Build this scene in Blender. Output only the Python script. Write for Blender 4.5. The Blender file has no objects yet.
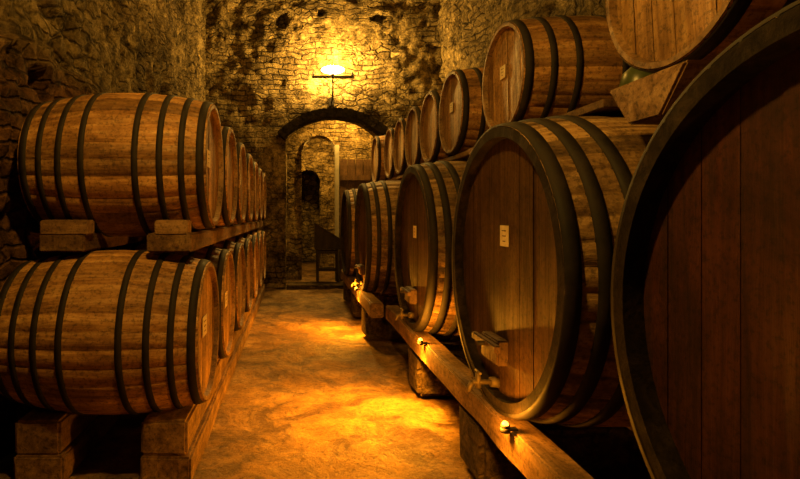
import bpy, bmesh, math, random
from mathutils import Vector, noise, Matrix
random.seed(7)
S=bpy.context.scene
S.view_settings.view_transform='Standard'
H=1.4; F=530.0
# ------------------------------------------------------------------ materials
def newmat(n):
    m=bpy.data.materials.new(n); m.use_nodes=True
    nt=m.node_tree; b=nt.nodes['Principled BSDF']
    return m,nt,b
def N(nt,t,**k):
    n=nt.nodes.new(t)
    for a,v in k.items(): setattr(n,a,v)
    return n
def ramp(nt,stops,inp):
    r=N(nt,'ShaderNodeValToRGB'); e=r.color_ramp.elements
    while len(e)<len(stops): e.new(0.5)
    for el,(p,c) in zip(e,stops):
        el.position=p; el.color=(c[0],c[1],c[2],1) if len(c)>2 else (c[0],c[0],c[0],1)
    nt.links.new(inp,r.inputs[0]); return r.outputs[0]
def mix(nt,mode,fac,a,b):
    m=N(nt,'ShaderNodeMix',data_type='RGBA',blend_type=mode)
    for s,v in ((m.inputs[0],fac),(m.inputs[6],a),(m.inputs[7],b)):
        if isinstance(v,(int,float)): s.default_value=v
        elif isinstance(v,tuple): s.default_value=(v[0],v[1],v[2],1)
        else: nt.links.new(v,s)
    return m.outputs[2]
def noi(nt,vec,scale,detail=6,rough=0.6,dist=0.0):
    n=N(nt,'ShaderNodeTexNoise'); n.inputs['Scale'].default_value=scale
    n.inputs['Detail'].default_value=detail; n.inputs['Roughness'].default_value=rough
    n.inputs['Distortion'].default_value=dist
    nt.links.new(vec,n.inputs['Vector']); return n.outputs['Fac']
def mapped(nt,scale,vec=None,rnd=True):
    if vec is None:
        vec=N(nt,'ShaderNodeTexCoord').outputs['Object']
    if rnd:
        oi=N(nt,'ShaderNodeObjectInfo'); ml=N(nt,'ShaderNodeMath',operation='MULTIPLY'); ml.inputs[1].default_value=37.0
        nt.links.new(oi.outputs['Random'],ml.inputs[0])
        ad=N(nt,'ShaderNodeVectorMath',operation='ADD'); nt.links.new(vec,ad.inputs[0]); nt.links.new(ml.outputs[0],ad.inputs[1]); vec=ad.outputs[0]
    m=N(nt,'ShaderNodeMapping'); m.inputs['Scale'].default_value=scale
    nt.links.new(vec,m.inputs[0]); return m.outputs[0]
def bump(nt,b,h,strength,dist):
    bp=N(nt,'ShaderNodeBump'); bp.inputs['Strength'].default_value=strength; bp.inputs['Distance'].default_value=dist
    nt.links.new(h,bp.inputs['Height']); nt.links.new(bp.outputs[0],b.inputs['Normal'])
def wood(name,dark,mid,light,scale,rough=0.55,grime=0.6,tint=True,tr=(0.55,1.25),spec=.35):
    m,nt,b=newmat(name)
    g=noi(nt,mapped(nt,scale),1.0,10,0.7,0.5)
    col=ramp(nt,[(0.30,dark),(0.5,mid),(0.68,light)],g)
    if tint:
        at=N(nt,'ShaderNodeVertexColor'); at.layer_name='tint'
        sp=N(nt,'ShaderNodeSeparateColor'); nt.links.new(at.outputs[0],sp.inputs[0])
        t=ramp(nt,[(0,(tr[0],)*3),(1,(tr[1],)*3)],sp.outputs[0])
        col=mix(nt,'MULTIPLY',1.0,col,t)
    gr=noi(nt,mapped(nt,(2.2,2.2,2.2)),1.3,10,0.75,0.4)
    gm=ramp(nt,[(0.40,(1,)),(0.56,(0,))],gr)
    gf=N(nt,'ShaderNodeMath',operation='MULTIPLY'); gf.inputs[1].default_value=grime; nt.links.new(gm,gf.inputs[0])
    col=mix(nt,'MULTIPLY',gf.outputs[0],col,(0.27,0.21,0.15))
    du=noi(nt,mapped(nt,(7,7,7)),1.0,10,0.8,0.2)
    df=ramp(nt,[(0.54,(0,)),(0.72,(0.2,))],du)
    col=mix(nt,'MIX',df,col,tuple(min(1,c*1.4+.01) for c in light))
    sp2=noi(nt,mapped(nt,(34,34,34)),1.5,4,0.7)
    col=mix(nt,'MULTIPLY',0.8,col,ramp(nt,[(0.36,(0.3,)),(0.5,(1,))],sp2))
    nt.links.new(col,b.inputs['Base Color'])
    nt.links.new(ramp(nt,[(0.3,(rough+0.2,)),(0.7,(rough-0.05,))],g),b.inputs['Roughness'])
    b.inputs['Specular IOR Level'].default_value=spec
    bump(nt,b,g,0.7,0.009); return m
M={}
M['stave']=wood('oak_stave',(0.17,0.074,0.023),(0.47,0.25,0.082),(0.70,0.43,0.165),(2.2,30,30),rough=.5,tr=(.5,1.3))
M['head']=wood('oak_head',(0.18,0.09,0.028),(0.45,0.25,0.083),(0.64,0.40,0.155),(30,30,2.2),rough=.52)
M['cstave']=wood('cask_stave',(0.12,0.068,0.026),(0.34,0.21,0.085),(0.55,0.38,0.17),(2.0,24,24),grime=0.85,rough=.6,tr=(.5,1.3))
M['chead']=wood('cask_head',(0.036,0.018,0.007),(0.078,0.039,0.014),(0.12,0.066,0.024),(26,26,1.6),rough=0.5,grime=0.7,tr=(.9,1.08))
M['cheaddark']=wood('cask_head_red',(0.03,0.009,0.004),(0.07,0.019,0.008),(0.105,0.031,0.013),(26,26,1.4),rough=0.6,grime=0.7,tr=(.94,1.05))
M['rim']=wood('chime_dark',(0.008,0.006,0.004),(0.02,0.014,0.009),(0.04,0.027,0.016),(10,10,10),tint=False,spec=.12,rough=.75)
M['rimw']=wood('chime_oak',(0.10,0.055,0.02),(0.26,0.15,0.06),(0.4,0.26,0.11),(10,10,10),tint=False)
M['beam']=wood('beam_wood',(0.09,0.05,0.02),(0.22,0.13,0.055),(0.36,0.23,0.10),(14,1.6,14),tint=False,rough=0.7,grime=.85)
M['beamx']=wood('beam_wood_cross',(0.12,0.065,0.027),(0.32,0.19,0.085),(0.5,0.33,0.155),(1.6,14,14),tint=False,rough=0.7)
M['darkwood']=wood('dark_wood',(0.012,0.008,0.005),(0.03,0.018,0.010),(0.055,0.035,0.02),(12,12,2),tint=False)
M['doorwood']=wood('door_wood',(0.06,0.032,0.016),(0.13,0.072,0.034),(0.2,0.12,0.055),(12,12,2),tint=False)
def iron(name,c1,c2,metal,spec=.5,r0=.55):
    m,nt,b=newmat(name)
    n=noi(nt,mapped(nt,(9,9,9)),1.2,8,0.7)
    nt.links.new(ramp(nt,[(0.35,c1),(0.7,c2)],n),b.inputs['Base Color'])
    b.inputs['Metallic'].default_value=metal; b.inputs['Specular IOR Level'].default_value=spec
    nt.links.new(ramp(nt,[(0.3,(r0,)),(0.7,(0.85,))],n),b.inputs['Roughness'])
    bump(nt,b,n,0.3,0.003); return m
M['iron']=iron('hoop_iron',(0.010,0.009,0.008),(0.034,0.026,0.02),0.0,.25,.6)
M['brass']=iron('spigot_brass',(0.1,0.075,0.04),(0.26,0.2,0.11),0.8)
def paper():
    m,nt,b=newmat('label_paper')
    n=noi(nt,mapped(nt,(20,20,20)),1,4,0.6)
    nt.links.new(ramp(nt,[(0.3,(0.6,0.5,0.3)),(0.7,(0.85,0.75,0.5))],n),b.inputs['Base Color'])
    b.inputs['Roughness'].default_value=0.8; return m
M['paper']=paper()
def stone(name,axis,cols,mortar,plaster,pl_lo,pl_hi,row=0.10,bw=0.25,dark=0.75,bd=.09,redbelow=None):
    m,nt,b=newmat(name)
    tc=N(nt,'ShaderNodeTexCoord').outputs['Object']
    def warp(vin,sc_,amt):
        wn=N(nt,'ShaderNodeTexNoise'); wn.inputs['Scale'].default_value=sc_; wn.inputs['Detail'].default_value=6; nt.links.new(tc,wn.inputs['Vector'])
        sb=N(nt,'ShaderNodeVectorMath',operation='SUBTRACT'); sb.inputs[1].default_value=(0.5,0.5,0.5); nt.links.new(wn.outputs['Color'],sb.inputs[0])
        sc=N(nt,'ShaderNodeVectorMath',operation='SCALE'); sc.inputs['Scale'].default_value=amt; nt.links.new(sb.outputs[0],sc.inputs[0])
        ad=N(nt,'ShaderNodeVectorMath',operation='ADD'); nt.links.new(vin,ad.inputs[0]); nt.links.new(sc.outputs[0],ad.inputs[1]); return ad.outputs[0]
    wv=warp(warp(tc,1.3,.30),6.0,.10)
    sx=N(nt,'ShaderNodeSeparateXYZ'); nt.links.new(wv,sx.inputs[0])
    cb=N(nt,'ShaderNodeCombineXYZ'); nt.links.new(sx.outputs['XYZ'.index(axis)],cb.inputs[0]); nt.links.new(sx.outputs[2],cb.inputs[1])
    br=N(nt,'ShaderNodeTexBrick'); nt.links.new(cb.outputs[0],br.inputs['Vector'])
    br.inputs['Scale'].default_value=1; br.inputs['Brick Width'].default_value=bw; br.inputs['Row Height'].default_value=row
    br.inputs['Mortar Size'].default_value=0.016; br.inputs['Mortar Smooth'].default_value=0.9; br.squash=1.5; br.squash_frequency=3
    br.inputs['Color1'].default_value=(*cols[0],1); br.inputs['Color2'].default_value=(*cols[1],1); br.inputs['Mortar'].default_value=(*mortar,1)
    mp=N(nt,'ShaderNodeMapping'); mp.inputs['Scale'].default_value=(4.6,4.6,9.0); nt.links.new(wv,mp.inputs[0])
    vo=N(nt,'ShaderNodeTexVoronoi',feature='DISTANCE_TO_EDGE'); vo.inputs['Scale'].default_value=1; nt.links.new(mp.outputs[0],vo.inputs['Vector'])
    vc=N(nt,'ShaderNodeTexVoronoi'); vc.inputs['Scale'].default_value=1; nt.links.new(mp.outputs[0],vc.inputs['Vector'])
    vs=N(nt,'ShaderNodeSeparateColor'); nt.links.new(vc.outputs['Color'],vs.inputs[0])
    vedge=ramp(nt,[(0.0,(0,)),(0.13,(1,))],vo.outputs[0])
    vcol=mix(nt,'MIX',vedge,tuple(mortar),mix(nt,'MIX',vs.outputs[0],tuple(cols[1]),tuple(c*1.25 for c in cols[0])))
    n1=noi(nt,tc,1.1,10,0.68,0.5); n2=noi(nt,tc,5.5,14,0.8,0.3); n3=noi(nt,tc,26,6,0.75); n4=noi(nt,tc,0.8,6,0.6,0.3)
    sel=ramp(nt,[(0.46,(0,)),(0.54,(1,))],n4)
    mask=ramp(nt,[(pl_lo,(0,)),(pl_hi,(1,))],n1)
    inv=N(nt,'ShaderNodeMath',operation='SUBTRACT'); inv.inputs[0].default_value=1; nt.links.new(br.outputs['Fac'],inv.inputs[1])
    bcol=br.outputs['Color']
    if redbelow:
        # exposed brick courses in the lower part of the wall, plaster / rubble above
        hi=N(nt,'ShaderNodeMapRange'); hi.inputs['From Min'].default_value=redbelow-.15; hi.inputs['From Max'].default_value=redbelow+.15
        nt.links.new(sx.outputs[2],hi.inputs['Value'])
        bcol=mix(nt,'MIX',hi.outputs[0],mix(nt,'MULTIPLY',1.0,bcol,(1.0,.66,.5)),bcol)
        sel=mix(nt,'MULTIPLY',1.0,sel,hi.outputs[0]); mask=mix(nt,'MULTIPLY',1.0,mask,hi.outputs[0])
    stc=mix(nt,'MIX',sel,bcol,vcol); sth=mix(nt,'MIX',sel,inv.outputs[0],vedge)
    plc=ramp(nt,[(0.36,tuple(c*0.35 for c in plaster)),(0.5,plaster),(0.68,tuple(min(1,c*1.6) for c in plaster))],n2)
    col=mix(nt,'MIX',mask,stc,plc)
    col=mix(nt,'MULTIPLY',1.0,col,ramp(nt,[(0.38,(0.14,0.12,0.08)),(0.49,(0.8,0.76,0.66)),(0.64,(1.35,1.3,1.2))],n2))
    col=mix(nt,'MULTIPLY',.85,col,ramp(nt,[(0.36,(0.3,)),(0.5,(1,)),(0.68,(1.3,))],n3))
    st=noi(nt,tc,0.75,9,0.74,1.0)
    col=mix(nt,'MULTIPLY',dark,col,ramp(nt,[(0.40,(0.2,0.18,0.12)),(0.54,(1,1,1))],st))
    nt.links.new(col,b.inputs['Base Color']); b.inputs['Roughness'].default_value=0.95; b.inputs['Specular IOR Level'].default_value=.2
    bm_=mix(nt,'MIX',mask,sth,(0.75,0.75,0.75))
    hh=mix(nt,'MULTIPLY',1.0,bm_,n2)
    h2=N(nt,'ShaderNodeMath',operation='MULTIPLY_ADD'); h2.inputs[1].default_value=0.3
    nt.links.new(n3,h2.inputs[0]); nt.links.new(hh,h2.inputs[2])
    bump(nt,b,h2.outputs[0],1.0,bd); return m
M['wallx']=stone('stone_wall_back','X',((0.45,0.36,0.19),(0.24,0.185,0.1)),(0.09,0.07,0.045),(0.40,0.32,0.17),0.48,0.60,bd=.13)
M['wally']=stone('stone_wall_side','Y',((0.42,0.33,0.17),(0.24,0.185,0.10)),(0.11,0.085,0.05),(0.42,0.335,0.175),0.46,0.58,bd=.17,redbelow=2.45)
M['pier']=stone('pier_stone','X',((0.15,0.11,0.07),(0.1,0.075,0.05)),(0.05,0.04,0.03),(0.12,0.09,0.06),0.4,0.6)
M['vous']=stone('voussoir_stone_shaded','X',((0.05,0.04,0.03),(0.035,0.03,0.02)),(0.02,0.02,0.015),(0.04,0.035,0.025),0.3,0.5,bd=.03)  # near-black colour paints in the shadow of the arch soffit
def floorm():
    m,nt,b=newmat('earth_floor')
    tc=N(nt,'ShaderNodeTexCoord').outputs['Object']
    n1=noi(nt,tc,0.9,10,0.65,0.6); n2=noi(nt,tc,5,14,0.78,.3); n3=noi(nt,tc,38,5,0.75); n4=noi(nt,tc,2.3,10,.74,.8)
    col=ramp(nt,[(0.32,(0.2,0.12,0.05)),(0.5,(0.42,0.27,0.12)),(0.66,(0.6,0.42,0.2))],n2)
    col=mix(nt,'MULTIPLY',0.9,col,ramp(nt,[(0.38,(0.5,0.43,0.34)),(0.56,(1.1,1.1,1.1))],n1))
    col=mix(nt,'MULTIPLY',0.9,col,ramp(nt,[(0.42,(0.36,0.31,0.25)),(0.5,(1,1,1)),(0.6,(1.3,1.25,1.1))],n4))
    col=mix(nt,'MULTIPLY',0.85,col,ramp(nt,[(0.35,(0.3,)),(0.48,(1,))],n3))
    nt.links.new(col,b.inputs['Base Color'])
    nt.links.new(ramp(nt,[(0.38,(0.42,)),(0.58,(0.8,))],n4),b.inputs['Roughness'])
    a=N(nt,'ShaderNodeMath',operation='MULTIPLY_ADD'); a.inputs[1].default_value=0.4; nt.links.new(n3,a.inputs[0]); nt.links.new(n2,a.inputs[2])
    a2=N(nt,'ShaderNodeMath',operation='MULTIPLY_ADD'); a2.inputs[1].default_value=1.4; nt.links.new(n4,a2.inputs[0]); nt.links.new(a.outputs[0],a2.inputs[2])
    bump(nt,b,a2.outputs[0],1.0,0.13); return m
M['floor']=floorm()
def emis(name,c,s):
    m,nt,b=newmat(name); b.inputs['Base Color'].default_value=(*c,1)
    b.inputs['Emission Color'].default_value=(*c,1); b.inputs['Emission Strength'].default_value=s; return m
M['bulb']=emis('bulb_glow',(1,0.66,0.22),40)
M['bulbo']=emis('rail_bulb_glow',(1,0.36,0.03),9)
def glassm():
    m,nt,b=newmat('green_glass'); b.inputs['Base Color'].default_value=(0.07,0.10,0.03,1)
    b.inputs['Roughness'].default_value=0.35; b.inputs['Transmission Weight'].default_value=0.3; return m
M['glass']=glassm()
def greym():
    m,nt,b=newmat('grey_paint'); n=noi(nt,mapped(nt,(4,4,4)),1.5,6,0.6)
    nt.links.new(ramp(nt,[(0.3,(0.3,0.3,0.26)),(0.7,(0.5,0.48,0.42))],n),b.inputs['Base Color']); b.inputs['Roughness'].default_value=0.7; return m
M['grey']=greym()
# ------------------------------------------------------------------ helpers
def obj(name,me,mats,parent=None,loc=(0,0,0)):
    for m in mats: me.materials.append(m)
    o=bpy.data.objects.new(name,me); S.collection.objects.link(o); o.location=loc
    if parent: o.parent=parent
    return o
def empty(name,loc):
    e=bpy.data.objects.new(name,None); S.collection.objects.link(e); e.location=loc; e.empty_display_size=0.1; return e
def add_box(bm,c,s,mi=0,rot=None,bev=0.0):
    t=bmesh.new(); bmesh.ops.create_cube(t,size=1)
    for v in t.verts: v.co=Vector((v.co.x*s[0],v.co.y*s[1],v.co.z*s[2]))
    if bev: bmesh.ops.bevel(t,geom=t.edges[:],offset=bev,segments=2,affect='EDGES')
    if rot: bmesh.ops.rotate(t,verts=t.verts[:],cent=(0,0,0),matrix=rot)
    for v in t.verts: v.co+=Vector(c)
    for f in t.faces: f.material_index=mi
    me=bpy.data.meshes.new('t'); t.to_mesh(me); t.free(); bm.from_mesh(me); bpy.data.meshes.remove(me)
def add_cyl(bm,p0,p1,r0,r1,seg=16,mi=0):
    p0=Vector(p0);p1=Vector(p1);d=p1-p0
    t=bmesh.new(); bmesh.ops.create_cone(t,cap_ends=True,segments=seg,radius1=r0,radius2=r1,depth=d.length)
    q=d.to_track_quat('Z','Y').to_matrix()
    bmesh.ops.rotate(t,verts=t.verts[:],cent=(0,0,0),matrix=q)
    for v in t.verts: v.co+=(p0+p1)/2
    for f in t.faces: f.material_index=mi; f.smooth=len(f.verts)==4
    me=bpy.data.meshes.new('t'); t.to_mesh(me); t.free(); bm.from_mesh(me); bpy.data.meshes.remove(me)
def add_sph(bm,c,r,mi=0,sc=(1,1,1)):
    t=bmesh.new(); bmesh.ops.create_uvsphere(t,u_segments=20,v_segments=12,radius=r)
    for v in t.verts: v.co=Vector((v.co.x*sc[0],v.co.y*sc[1],v.co.z*sc[2]))+Vector(c)
    for f in t.faces: f.material_index=mi; f.smooth=True
    me=bpy.data.meshes.new('t'); t.to_mesh(me); t.free(); bm.from_mesh(me); bpy.data.meshes.remove(me)
def fin(bm,name,mats,parent=None,loc=(0,0,0)):
    me=bpy.data.meshes.new(name); bm.to_mesh(me); bm.free(); return obj(name,me,mats,parent,loc)
def rough_beam(name,lo,hi,mat,parent=None,amp=0.008,step=0.12,seed=0):
    bm=bmesh.new(); lo=Vector(lo);hi=Vector(hi); s=hi-lo; c=(lo+hi)/2
    bmesh.ops.create_cube(bm,size=1)
    for v in bm.verts: v.co=Vector((v.co.x*s.x,v.co.y*s.y,v.co.z*s.z))
    bmesh.ops.bevel(bm,geom=bm.edges[:],offset=min(s)*0.08,segments=2,affect='EDGES')
    ax=max(range(3),key=lambda i:s[i]); n=int(s[ax]/step)
    for i in range(1,n):
        no=Vector((0,0,0)); no[ax]=1; p=Vector((0,0,0)); p[ax]=-s[ax]/2+s[ax]*i/n
        bmesh.ops.bisect_plane(bm,geom=bm.verts[:]+bm.edges[:]+bm.faces[:],plane_co=p,plane_no=no)
    for v in bm.verts:
        v.co+=noise.noise_vector(v.co*3+Vector((seed*5.1,seed,0)))*amp
    return fin(bm,name,[mat],parent,c)
# ------------------------------------------------------------------ barrels
def barrel_mesh(name,L,Rh,Rb,nst,hoops,hw,mats,seed,nplank,chime=0.03,recess=0.03,hoop_t=0.006):
    rnd=random.Random(seed); bm=bmesh.new(); tl=bm.loops.layers.float_color.new('tint')
    NX=21
    prof=lambda t: Rh+(Rb-Rh)*(1-abs(t)**2.0)
    def tint(f,v):
        for l in f.loops: l[tl]=(v,v,v,1)
    ang=[0]; 
    for i in range(nst): ang.append(ang[-1]+rnd.uniform(0.75,1.25))
    ang=[a/ang[-1]*2*math.pi for a in ang]
    rings=[];g=0.006
    for j in range(NX):
        t=-1+2*j/(NX-1); r=prof(t); row=[]
        for i in range(nst):
            a0,a1=ang[i],ang[i+1]; w=a1-a0
            for fr,dr in ((0,-g),(0.07,0),(0.5,0.0),(0.93,0)):
                a=a0+w*fr; row.append(bm.verts.new((t*L/2,(r+dr)*math.cos(a),(r+dr)*math.sin(a))))
        rings.append(row)
    n=len(rings[0]); tv=[rnd.random() for _ in range(nst)]
    for j in range(NX-1):
        for k in range(n):
            f=bm.faces.new((rings[j][k],rings[j][(k+1)%n],rings[j+1][(k+1)%n],rings[j+1][k])); f.smooth=True; f.material_index=0; tint(f,tv[k//4])
    def ringv(x,r,seg=96): return [bm.verts.new((x,r*math.cos(2*math.pi*i/seg),r*math.sin(2*math.pi*i/seg))) for i in range(seg)]
    def bridge(a,b,mi,sm=True):
        m=len(a)
        for i in range(m):
            f=bm.faces.new((a[i],a[(i+1)%m],b[(i+1)%m],b[i])); f.material_index=mi; f.smooth=sm; tint(f,0.5)
    for sgn in (-1,1):
        x=sgn*L/2; ri=Rh-chime
        o=ringv(x,Rh-0.004); i_=ringv(x,ri); bridge(o,i_,2,False)
        i2=ringv(x,ri); i3=ringv(x-sgn*recess,ri-0.006); bridge(i2,i3,2)
        f=bm.faces.new(ringv(x-sgn*(recess+0.004),ri)); f.material_index=2; tint(f,0.1)
        ed=[-1]; 
        for _ in range(nplank): ed.append(ed[-1]+rnd.uniform(0.8,1.2))
        tot=ed[-1]+1; R=ri+0.001
        ed=[((e+1)/tot*2-1)*R for e in ed]
        for p in range(nplank):
            u0,u1=ed[p]+0.0012,ed[p+1]-0.0012; xx=x-sgn*(recess+rnd.uniform(-0.002,0.002))
            top=[];bot=[]
            for q in range(9):
                u=u0+(u1-u0)*q/8; h=math.sqrt(max(0,R*R-u*u))
                top.append((u,h)); bot.append((u,-h))
            pts=bot+top[::-1]; cl=[]
            for a in pts:
                if not cl or (abs(a[0]-cl[-1][0])+abs(a[1]-cl[-1][1]))>1e-4: cl.append(a)
            vs=[bm.verts.new((xx,a[0],a[1])) for a in cl]
            if len(vs)>2:
                f=bm.faces.new(vs); f.material_index=1; tint(f,rnd.random())
    for t in hoops:
        tt=max(-1,min(1,t)); w=hw*(1.25 if abs(t)>0.9 else 1)/L
        ta=max(-1,tt-w);tb=min(1,tt+w); tilt=rnd.uniform(-0.004,0.004)
        def R2(x,r,seg=96): return [bm.verts.new((x+tilt*math.sin(2*math.pi*i/seg),r*math.cos(2*math.pi*i/seg),r*math.sin(2*math.pi*i/seg))) for i in range(seg)]
        secs=[(ta,-0.006),(ta,hoop_t),((ta+tb)/2,hoop_t*1.15),(tb,hoop_t),(tb,-0.006)]
        rs=[R2(a*L/2,prof(a)+d) for a,d in secs]
        for a,b in zip(rs,rs[1:]): bridge(a,b,3)
    bmesh.ops.recalc_face_normals(bm,faces=bm.faces[:])
    me=bpy.data.meshes.new(name); bm.to_mesh(me); bm.free()
    for m in mats: me.materials.append(m)
    return me
def label(parent,xf,dy,dz,w,h,side):
    bm=bmesh.new(); add_box(bm,(0,0,0),(0.003,w,h),0)
    for k in range(3): add_box(bm,(side*0.002,0,h*(0.25-0.25*k)),(0.002,w*(0.5-.1*k),h*0.04),1)
    o=fin(bm,'paper_label',[M['paper'],M['beam']],parent,(xf,dy,dz)); return o
cnt=[0]
def barrel(name,X,side,yc,zc,L,Rh,Rb,nst,hoops,hw,kind,nplank,chime,recess,rot=0,lab=None,tap=False,head=None):
    cnt[0]+=1
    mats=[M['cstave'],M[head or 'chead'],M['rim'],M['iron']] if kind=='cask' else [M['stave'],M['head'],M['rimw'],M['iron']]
    cx=X-side*L/2
    e=empty(name,(cx,yc,zc))
    me=barrel_mesh('barrel_body',L,Rh,Rb,nst,hoops,hw,mats,cnt[0]*13+1,nplank,chime,recess,0.006 if kind!='cask' else 0.009)
    o=bpy.data.objects.new('barrel_body',me); S.collection.objects.link(o); o.parent=e; o.rotation_euler=(rot,0,0)
    xf=side*(L/2-recess)
    if lab: label(e,xf+side*0.006,lab[0],lab[1],lab[2],lab[3],side)
    if tap:
        bm=bmesh.new(); s=side
        add_box(bm,(xf+s*0.03,0,0),(0.06,0.22,0.12),0,bev=0.008)
        add_box(bm,(xf+s*0.075,0.0,0.03),(0.03,0.32,0.035),0,bev=0.005)
        add_cyl(bm,(xf+s*0.06,-0.02,0.03),(xf+s*0.12,-0.02,0.03),0.011,0.011,12,1)
        o=fin(bm,'hatch_door',[M['doorwood'],M['iron']],e,(0,0.04,-0.40))
        bm=bmesh.new()
        add_cyl(bm,(xf,0,0),(xf+s*0.04,0,0),0.028,0.024,18,0)
        add_cyl(bm,(xf+s*0.04,0,0),(xf+s*0.13,0,0),0.012,0.012,16,0)
        add_cyl(bm,(xf+s*0.10,0,-0.028),(xf+s*0.10,0,0.045),0.015,0.012,16,0)
        add_cyl(bm,(xf+s*0.13,0,0),(xf+s*0.15,0,-0.045),0.013,0.010,14,0)
        add_cyl(bm,(xf+s*0.10,-0.035,0.05),(xf+s*0.10,0.035,0.05),0.006,0.006,10,0)
        o=fin(bm,'spigot',[M['brass']],e,(0,0.07,-0.575))
    return e
hp=[-.94,-.75,-.53,-.28,.28,.53,.75,.94]
NL=7
for k in range(NL):
    y=3.27+0.9*k
    barrel('wine_barrel',-0.49,1,y,1.705,1.03,0.37,0.438,26,hp,0.033,'b',8,0.025,0.03,rot=random.uniform(-.1,.1),lab=(-0.12,0.03,0.11,0.10) if k in(0,2,3) else None)
for k in range(NL):
    y=3.05+0.93*k
    barrel('wine_barrel',-0.49,1,y,0.74,1.05,0.387,0.458,27,hp,0.033,'b',8,0.025,0.03,rot=random.uniform(-.1,.1),lab=(-0.03,0.03,0.14,0.11) if k in(0,1,4) else None)
hu=[-.93,-.62,-.3,.3,.62,.93]
for i,(y,R) in enumerate([(1.85,.37),(3.35,.34),(4.46,.34),(5.2,.34),(5.94,.34),(6.68,.34),(7.42,.34),(8.7,.38)]):
    barrel('wine_barrel',1.3,-1,y,1.92+R,0.86,R,R*1.1,25,hu,0.035,'b',7,0.025,0.03,rot=random.uniform(-.1,.1),lab=(0.03,0.05,0.08,0.08) if i in(1,2) else None)
hc=[-.95,-.70,-.42,.42,.7,.95]
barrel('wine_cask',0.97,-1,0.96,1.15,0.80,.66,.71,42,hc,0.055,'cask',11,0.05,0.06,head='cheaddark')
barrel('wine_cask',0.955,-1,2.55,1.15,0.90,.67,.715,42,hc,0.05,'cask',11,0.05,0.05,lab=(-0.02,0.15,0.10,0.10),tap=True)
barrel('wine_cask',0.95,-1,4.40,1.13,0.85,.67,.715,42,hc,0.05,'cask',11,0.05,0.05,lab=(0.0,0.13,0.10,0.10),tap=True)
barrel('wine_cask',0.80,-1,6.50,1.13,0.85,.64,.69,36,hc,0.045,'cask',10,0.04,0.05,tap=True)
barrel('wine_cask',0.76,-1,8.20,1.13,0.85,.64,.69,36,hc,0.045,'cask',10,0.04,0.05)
# ------------------------------------------------------------------ racks
e=empty('barrel_rack',(0,0,0))
for i,(x0,x1) in enumerate([(-.80,-.56),(-1.46,-1.22)]):
    rough_beam('floor_timber_%d'%i,(x0,2.74,0),(x1+.02,9.6,.15),M['beam'],e,seed=i)
    rough_beam('lower_timber_%d'%i,(x0,2.75,.15),(x1,9.4,.33),M['beam'],e,seed=i+4)
for i,(x0,x1) in enumerate([(-.80,-.56),(-1.38,-1.14)]):
    rough_beam('upper_timber_%d'%i,(x0,2.86,1.20),(x1,9.3,1.30),M['beam'],e,amp=.005,seed=i+8)
for k in range(NL+1):
    y=2.86+0.9*k
    for x0,x1 in ((-.74,-.60),(-1.36,-1.14)):
        rough_beam('chock_%d'%k,(x0-.02,y,1.295),(x1+.02,y+.1,1.375),M['beamx'],e,amp=.006,seed=k)
e=empty('cask_rack',(0,0,0))
rough_beam('front_rail',(.93,.1,.33),(1.06,5.45,.475),M['beam'],e,seed=21)
rough_beam('rear_rail',(1.66,.1,.33),(1.80,9.0,.45),M['beam'],e,seed=22)
rough_beam('far_front_rail',(.78,5.5,.33),(.92,9.0,.48),M['beam'],e,seed=23)
for i,(a,b) in enumerate([(1.1,1.5),(2.68,3.05),(4.05,4.4)]):
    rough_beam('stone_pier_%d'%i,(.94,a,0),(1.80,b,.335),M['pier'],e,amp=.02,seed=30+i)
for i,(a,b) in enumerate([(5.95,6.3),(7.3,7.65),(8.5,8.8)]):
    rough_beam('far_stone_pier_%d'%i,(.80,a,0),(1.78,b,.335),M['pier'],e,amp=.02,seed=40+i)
e=empty('upper_barrel_rack',(0,0,0))
rough_beam('front_timber',(1.34,2.30,1.868),(1.70,9.2,1.905),M['beam'],e,amp=.003,seed=50)
rough_beam('rear_timber',(1.86,1.3,1.84),(2.04,9.2,1.905),M['beam'],e,amp=.003,seed=51)
def wedge(name,y,w,x0,x1,z0,z1,par):
    bm=bmesh.new()
    pts=[(-w*.25,z0),(w*.25,z0),(w*.62,z1),(-w*.62,z1)]
    a=[bm.verts.new((x0,y+p[0],p[1])) for p in pts]; b=[bm.verts.new((x1,y+p[0],p[1])) for p in pts]
    bm.faces.new(a);bm.faces.new(b[::-1])
    for i in range(4): bm.faces.new((a[i],b[i],b[(i+1)%4],a[(i+1)%4]))
    bmesh.ops.bevel(bm,geom=bm.edges[:],offset=.008,segments=2,affect='EDGES')
    bmesh.ops.recalc_face_normals(bm,faces=bm.faces[:])
    fin(bm,name,[M['beamx']],par)
for i,(y,w,z1) in enumerate([(1.86,.34,1.885),(3.47,.5,1.867),(5.5,.7,1.867),(7.35,.6,1.867)]):
    wedge('wood_wedge_%d'%i,y,w,1.22,1.80,1.73,z1,e)
# ------------------------------------------------------------------ room shell
XL=-1.60; XR=2.80; YB=10.2; YF=-2.5; ZT=5.8
def grid(name,fn,us,vs,mat,flip=False):
    bm=bmesh.new(); g=[[bm.verts.new(fn(u,v)) for v in vs] for u in us]
    for i in range(len(us)-1):
        for j in range(len(vs)-1):
            q=(g[i][j],g[i+1][j],g[i+1][j+1],g[i][j+1]); f=bm.faces.new(q[::-1] if flip else q); f.smooth=True
    return fin(bm,name,[mat])
def lin(a,b,st): n=max(1,int((b-a)/st)); return [a+(b-a)*i/n for i in range(n+1)]
def rel(p,amp):
    return amp*(noise.fractal(Vector(p)*0.9,0.8,2.1,3)+0.5*noise.fractal(Vector(p)*4.5+Vector((9,3,1)),0.6,2.0,5))
def pit(u,v,cu,cv,ru,rv,d):
    q=((u-cu)/ru)**2+((v-cv)/rv)**2; return d*max(0,1-q*q) if q<1 else 0
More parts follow.
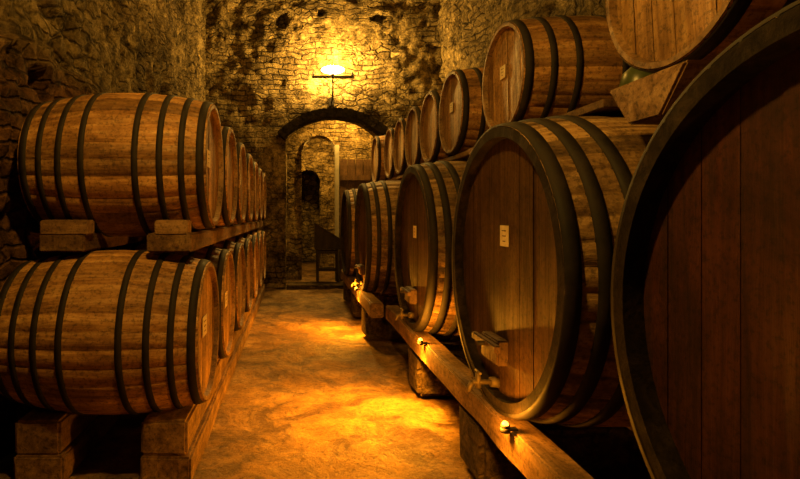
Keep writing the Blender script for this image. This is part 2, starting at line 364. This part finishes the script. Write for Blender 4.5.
def wl(u,v):
    x=XL-.01-abs(rel((0,u,v),.15))
    x-=.09 if v>2.45+.07*math.sin(u*2.1)+.05*noise.noise(Vector((u*3,v,0))) else 0
    x-=pit(u,v,3.45,2.25,.16,.12,.25)+pit(u,v,5.6,3.9,.12,.1,.2)
    return (x,u,v)
grid('wall_left',wl,lin(YF,YB+.1,.04),lin(0,ZT+.1,.04),M['wally'],True)
grid('wall_right',lambda u,v:(XR+rel((5,u,v),.12),u,v),lin(YF,YB+.1,.07),lin(0,ZT+.1,.07),M['wally'])
grid('wall_front',lambda u,v:(u,YF,v),lin(XL-.3,XR+.3,.4),lin(0,7.2,.4),M['wallx'])
grid('floor',lambda u,v:(u,v,rel((u,v,7),.03)-.03),lin(XL-.3,XR+.3,.04),lin(YF,16.2,.04),M['floor'])
def vault(u,v):
    th=math.pi*u; cx=(XL+XR)/2; r=(XR-XL)/2+.1
    return (cx-r*math.cos(th),v,ZT+1.1*math.sin(th)+rel((u*5,v,2),.06))
grid('ceiling',vault,lin(0,1,.03),lin(YF,YB+.2,.2),M['wallx'])
AC=.75; AW=.93; SP=2.90; RISE=.42
def archz(x,c,w,sp,rise):
    t=(x-c)/w
    if abs(t)>=1: return sp
    R=(w*w+rise*rise)/(2*rise); return sp+math.sqrt(R*R-(x-c)**2)-(R-rise)
def arch_wall(name,y,th,x0,x1,zt,c,w,sp,rise,mat,amp,holes=()):
    bm=bmesh.new()
    def patch(us,bot,top,n,yy):
        g=[]
        for u in us:
            b=bot(u); col=[]
            for j in range(n+1):
                z=b+(top-b)*j/n
                d=sum(pit(u,z,*h) for h in holes) if yy==y else 0
                col.append(bm.verts.new((u,yy-rel((u,yy,z),amp)+d,z)))
            g.append(col)
        for i in range(len(us)-1):
            for j in range(n):
                q=(g[i][j],g[i+1][j],g[i+1][j+1],g[i][j+1]); f=bm.faces.new(q); f.smooth=True
    for yy in (y,y+th):
        patch(lin(x0,c-w,.05),lambda u:0,zt,int(zt/.05),yy)
        patch(lin(c+w,x1,.05),lambda u:0,zt,int(zt/.05),yy)
        patch(lin(c-w,c+w,.05),lambda u:archz(u,c,w,sp,rise),zt,int((zt-sp)/.05),yy)
    path=[(c-w,z) for z in lin(0,sp,.1)][:-1]+[(u,archz(u,c,w,sp,rise)) for u in lin(c-w,c+w,.05)]+[(c+w,z) for z in lin(0,sp,.1)[::-1]][1:]
    ys=lin(y-.06,y+th+.05,.08)
    g=[[bm.verts.new((px+.25*rel((px*2,yy,pz),amp),yy,pz)) for yy in ys] for px,pz in path]
    for i in range(len(g)-1):
        for j in range(len(ys)-1):
            f=bm.faces.new((g[i][j],g[i+1][j],g[i+1][j+1],g[i][j+1])); f.smooth=True
    return fin(bm,name,[mat])
arch_wall('wall_back',YB,.5,XL-.2,XR+.2,7.2,AC,AW,SP,RISE,M['wallx'],.09,holes=((-.25,5.15,.12,.14,.28),(1.6,5.2,.16,.06,.22),(.5,5.35,.08,.08,.2)))
arch_wall('wall_passage',11.5,.3,-.6,2.4,4.2,.52,.375,2.75,.37,M['wallx'],.04)
grid('wall_vestibule_left',lambda u,v:(-.45+rel((1,u,v),.05),u,v),lin(10.65,11.6,.1),lin(0,4.2,.1),M['wally'])
grid('wall_vestibule_right',lambda u,v:(2.0+rel((2,u,v),.05),u,v),lin(10.65,11.6,.1),lin(0,4.2,.1),M['wally'])
grid('ceiling_vestibule',lambda u,v:(u,v,4.1),lin(-.6,2.4,.3),lin(10.4,16.2,.3),M['wallx'])
grid('wall_passage_left',lambda u,v:(-.1+rel((3,u,v),.06),u,v),lin(11.8,16.2,.1),lin(0,4.2,.1),M['wally'])
grid('wall_passage_right',lambda u,v:(1.5+rel((4,u,v),.06),u,v),lin(11.8,16.2,.1),lin(0,4.2,.1),M['wally'])
arch_wall('wall_passage_end',14.2,.3,-.3,1.7,4.2,.35,.32,2.3,.3,M['wallx'],.05)
grid('wall_far',lambda u,v:(u,16.0+rel((u,3,v),.06),v),lin(-.3,1.7,.1),lin(0,4.2,.1),M['wallx'])
bm=bmesh.new(); nv=23; R=(1.08**2+.46**2)/(2*.46); zc=2.96+.46-R; a0=math.asin(1.08/R)
for i in range(nv):
    a=-a0+2*a0*(i+.5)/nv; da=2*a0/nv*R*.97; h=.17+random.uniform(-.015,.015)
    add_box(bm,(AC+(R-h/2)*math.sin(a),YB-.09+random.uniform(-.01,.01),zc+(R-h/2)*math.cos(a)),(da,.36,h),0,rot=Matrix.Rotation(a,3,'Y'),bev=.012)
fin(bm,'trim_arch',[M['vous']])
rough_beam('trim_doorstep',(-.15,10.15,-.02),(1.66,10.75,.05),M['pier'],None,seed=60)
e=empty('door_frame',(.9,11.42,0))
bm=bmesh.new(); add_box(bm,(.0,-.03,1.45),(.09,.12,2.9),0,bev=.006); fin(bm,'jamb',[M['grey']],e)
bm=bmesh.new()
for k in range(4): add_box(bm,(.15+k*.17,0.02,1.3),(.16,.05,2.6),0,bev=.006)
add_box(bm,(.4,-.03,.5),(.66,.04,.12),0,bev=.006);add_box(bm,(.4,-.03,2.2),(.66,.04,.12),0,bev=.006)
fin(bm,'plank_door_leaf',[M['doorwood']],e)
# ------------------------------------------------------------------ lectern
e=empty('wooden_lectern',(.66,10.85,.03))
bm=bmesh.new()
for sx in (-.2,.2):
    for sy in (-.16,.16): add_box(bm,(sx,sy,.45),(.045,.045,.9),0,bev=.004)
for sx in (-.2,.2): add_box(bm,(sx,0,.2),(.03,.3,.03),0); add_box(bm,(sx,0,.6),(.03,.3,.05),0)
for sy in (-.16,.16): add_box(bm,(0,sy,.25),(.4,.03,.03),0); add_box(bm,(0,sy,.62),(.4,.03,.06),0)
fin(bm,'frame',[M['darkwood']],e)
bm=bmesh.new()
pr=[(-.26,.68),(.26,.68),(.26,.86),(-.26,1.18)]
a=[bm.verts.new((p[0],-.21,p[1])) for p in pr]; b=[bm.verts.new((p[0],.21,p[1])) for p in pr]
bm.faces.new(a);bm.faces.new(b[::-1])
for i in range(4): bm.faces.new((a[i],b[i],b[(i+1)%4],a[(i+1)%4]))
bmesh.ops.recalc_face_normals(bm,faces=bm.faces[:])
add_box(bm,(0,0,1.035),(.64,.48,.025),0,rot=Matrix.Rotation(math.atan2(.32,.52),3,'Y'))
fin(bm,'sloped_desk',[M['darkwood']],e)
# ------------------------------------------------------------------ demijohn
bm=bmesh.new(); pr=[(0,.0),(.06,0),(.085,.03),(.09,.09),(.075,.15),(.03,.19),(.02,.22),(.02,.26),(.026,.265),(.026,.28),(.0,.28)]
seg=28; rg=[[bm.verts.new((r*math.cos(2*math.pi*i/seg),r*math.sin(2*math.pi*i/seg),z)) for i in range(seg)] for r,z in pr[1:-1]]
for a,b in zip(rg,rg[1:]):
    for i in range(seg): f=bm.faces.new((a[i],a[(i+1)%seg],b[(i+1)%seg],b[i])); f.smooth=True
bm.faces.new(rg[0][::-1]); bm.faces.new(rg[-1])
fin(bm,'glass_demijohn',[M['glass']],None,(1.60,2.45,1.908))
# ------------------------------------------------------------------ lights
def plight(name,loc,en,col,r,parent=None):
    l=bpy.data.lights.new(name,'POINT'); l.energy=en; l.color=col; l.shadow_soft_size=r
    o=bpy.data.objects.new(name,l); S.collection.objects.link(o); o.location=loc
    if parent: o.parent=parent
    return o
WARM=(1,.49,.065)
lx=.70; ly=9.82; lz=4.02
e=empty('wall_lamp',(lx,ly,lz))
bm=bmesh.new()
add_box(bm,(0,0,-.06),(.78,.08,.035),0,bev=.005)
add_cyl(bm,(0,0,-.06),(0,0,-.5),.014,.014,10)
add_cyl(bm,(0,0,-.45),(0,.36,-.45),.014,.014,10)
add_box(bm,(0,.34,-.45),(.1,.03,.16),0,bev=.005)
for sx in (-.36,.36): add_cyl(bm,(sx,0,-.06),(sx,0,.03),.012,.02,10)
add_cyl(bm,(0,0,-.05),(0,0,.02),.03,.025,14)
fin(bm,'bracket',[M['iron']],e)
bm=bmesh.new(); add_sph(bm,(0,0,.07),.06,0,(3.6,1,1.3)); fin(bm,'bulb',[M['bulb']],e)
plight('lamp_light',(0,-.02,.2),560,(1,.53,.09),.08,e)
def added_pendant(x,y,z,en,col=WARM,zt=None):  # unseen hanging fixtures, added to carry extra light into the cellar
    e=empty('added_pendant_lamp',(x,y,z)); bm=bmesh.new()
    if zt is None:
        th=math.acos(max(-1,min(1,((XL+XR)/2-x)/((XR-XL)/2+.1)))); zt=ZT+1.1*math.sin(th)
    add_cyl(bm,(0,0,.15),(0,0,zt-z),.008,.008,8)
    add_cyl(bm,(0,0,.08),(0,0,.2),.14,.02,24)
    fin(bm,'shade',[M['iron']],e)
    bm=bmesh.new(); add_sph(bm,(0,0,.03),.045); fin(bm,'bulb',[M['bulb']],e)
    plight('lamp_light',(0,0,-.06),en,col,.06,e)
added_pendant(-.25,1.45,3.4,165)  # added above the frame to light the left barrels from the front
added_pendant(.3,5.6,4.5,95)  # added above the frame to brighten upper barrel heads and left wall
added_pendant(1.15,10.98,3.62,190,zt=4.1)  # added out of sight behind the arch top to brighten the jamb
def raillamp(x,y,z,en,sp):
    e=empty('rail_lamp',(x,y,z)); bm=bmesh.new()
    add_box(bm,(.02,0,-.006),(.06,.03,.008),0)
    add_cyl(bm,(0,0,-.02),(0,0,.0),.02,.02,16); add_cyl(bm,(0,0,0),(0,0,.012),.016,.02,16)
    fin(bm,'socket',[M['iron']],e)
    bm=bmesh.new(); add_sph(bm,(0,0,.014),.014); fin(bm,'bulb',[M['bulbo']],e)
    plight('lamp_light',(-.05,0,.035),en,(1,.33,.015),.02,e)
    l=bpy.data.lights.new('spot_light','SPOT'); l.energy=sp; l.color=(1,.32,.01); l.spot_size=math.radians(145); l.spot_blend=.9; l.shadow_soft_size=.03
    o=bpy.data.objects.new('spot_light',l); S.collection.objects.link(o); o.parent=e; o.location=(-.05,0,0.0)
    o.rotation_euler=Vector((-.6,.0,-1)).to_track_quat('-Z','Y').to_euler()
raillamp(.90,2.27,.49,14,70)
raillamp(.90,3.80,.49,30,330)
raillamp(.75,6.5,.49,18,230)
e=empty('added_passage_lamp',(.55,12.7,3.3)); bm=bmesh.new(); add_cyl(bm,(0,0,.1),(0,0,.8),.01,.01,8); add_cyl(bm,(0,0,.04),(0,0,.12),.03,.02,12)  # unseen lamp added in the passage to brighten the pillar at the arch
fin(bm,'socket',[M['iron']],e); bm=bmesh.new(); add_sph(bm,(0,0,0),.04); fin(bm,'bulb',[M['bulb']],e)
plight('lamp_light',(0,0,-.08),190,WARM,.05,e)
w=bpy.data.worlds.new('World'); S.world=w; w.use_nodes=True
w.node_tree.nodes['Background'].inputs[0].default_value=(.9,.55,.2,1); w.node_tree.nodes['Background'].inputs[1].default_value=.005
# ------------------------------------------------------------------ camera
c=bpy.data.cameras.new('camera'); co=bpy.data.objects.new('camera',c); S.collection.objects.link(co)
co.location=(0,0,H); co.rotation_euler=(math.pi/2,0,0)
c.sensor_fit='HORIZONTAL'; c.sensor_width=36; c.lens=36*F/800
c.shift_x=(400-295)/800; c.shift_y=-(239.5-215)/800; c.clip_start=.02
S.camera=co
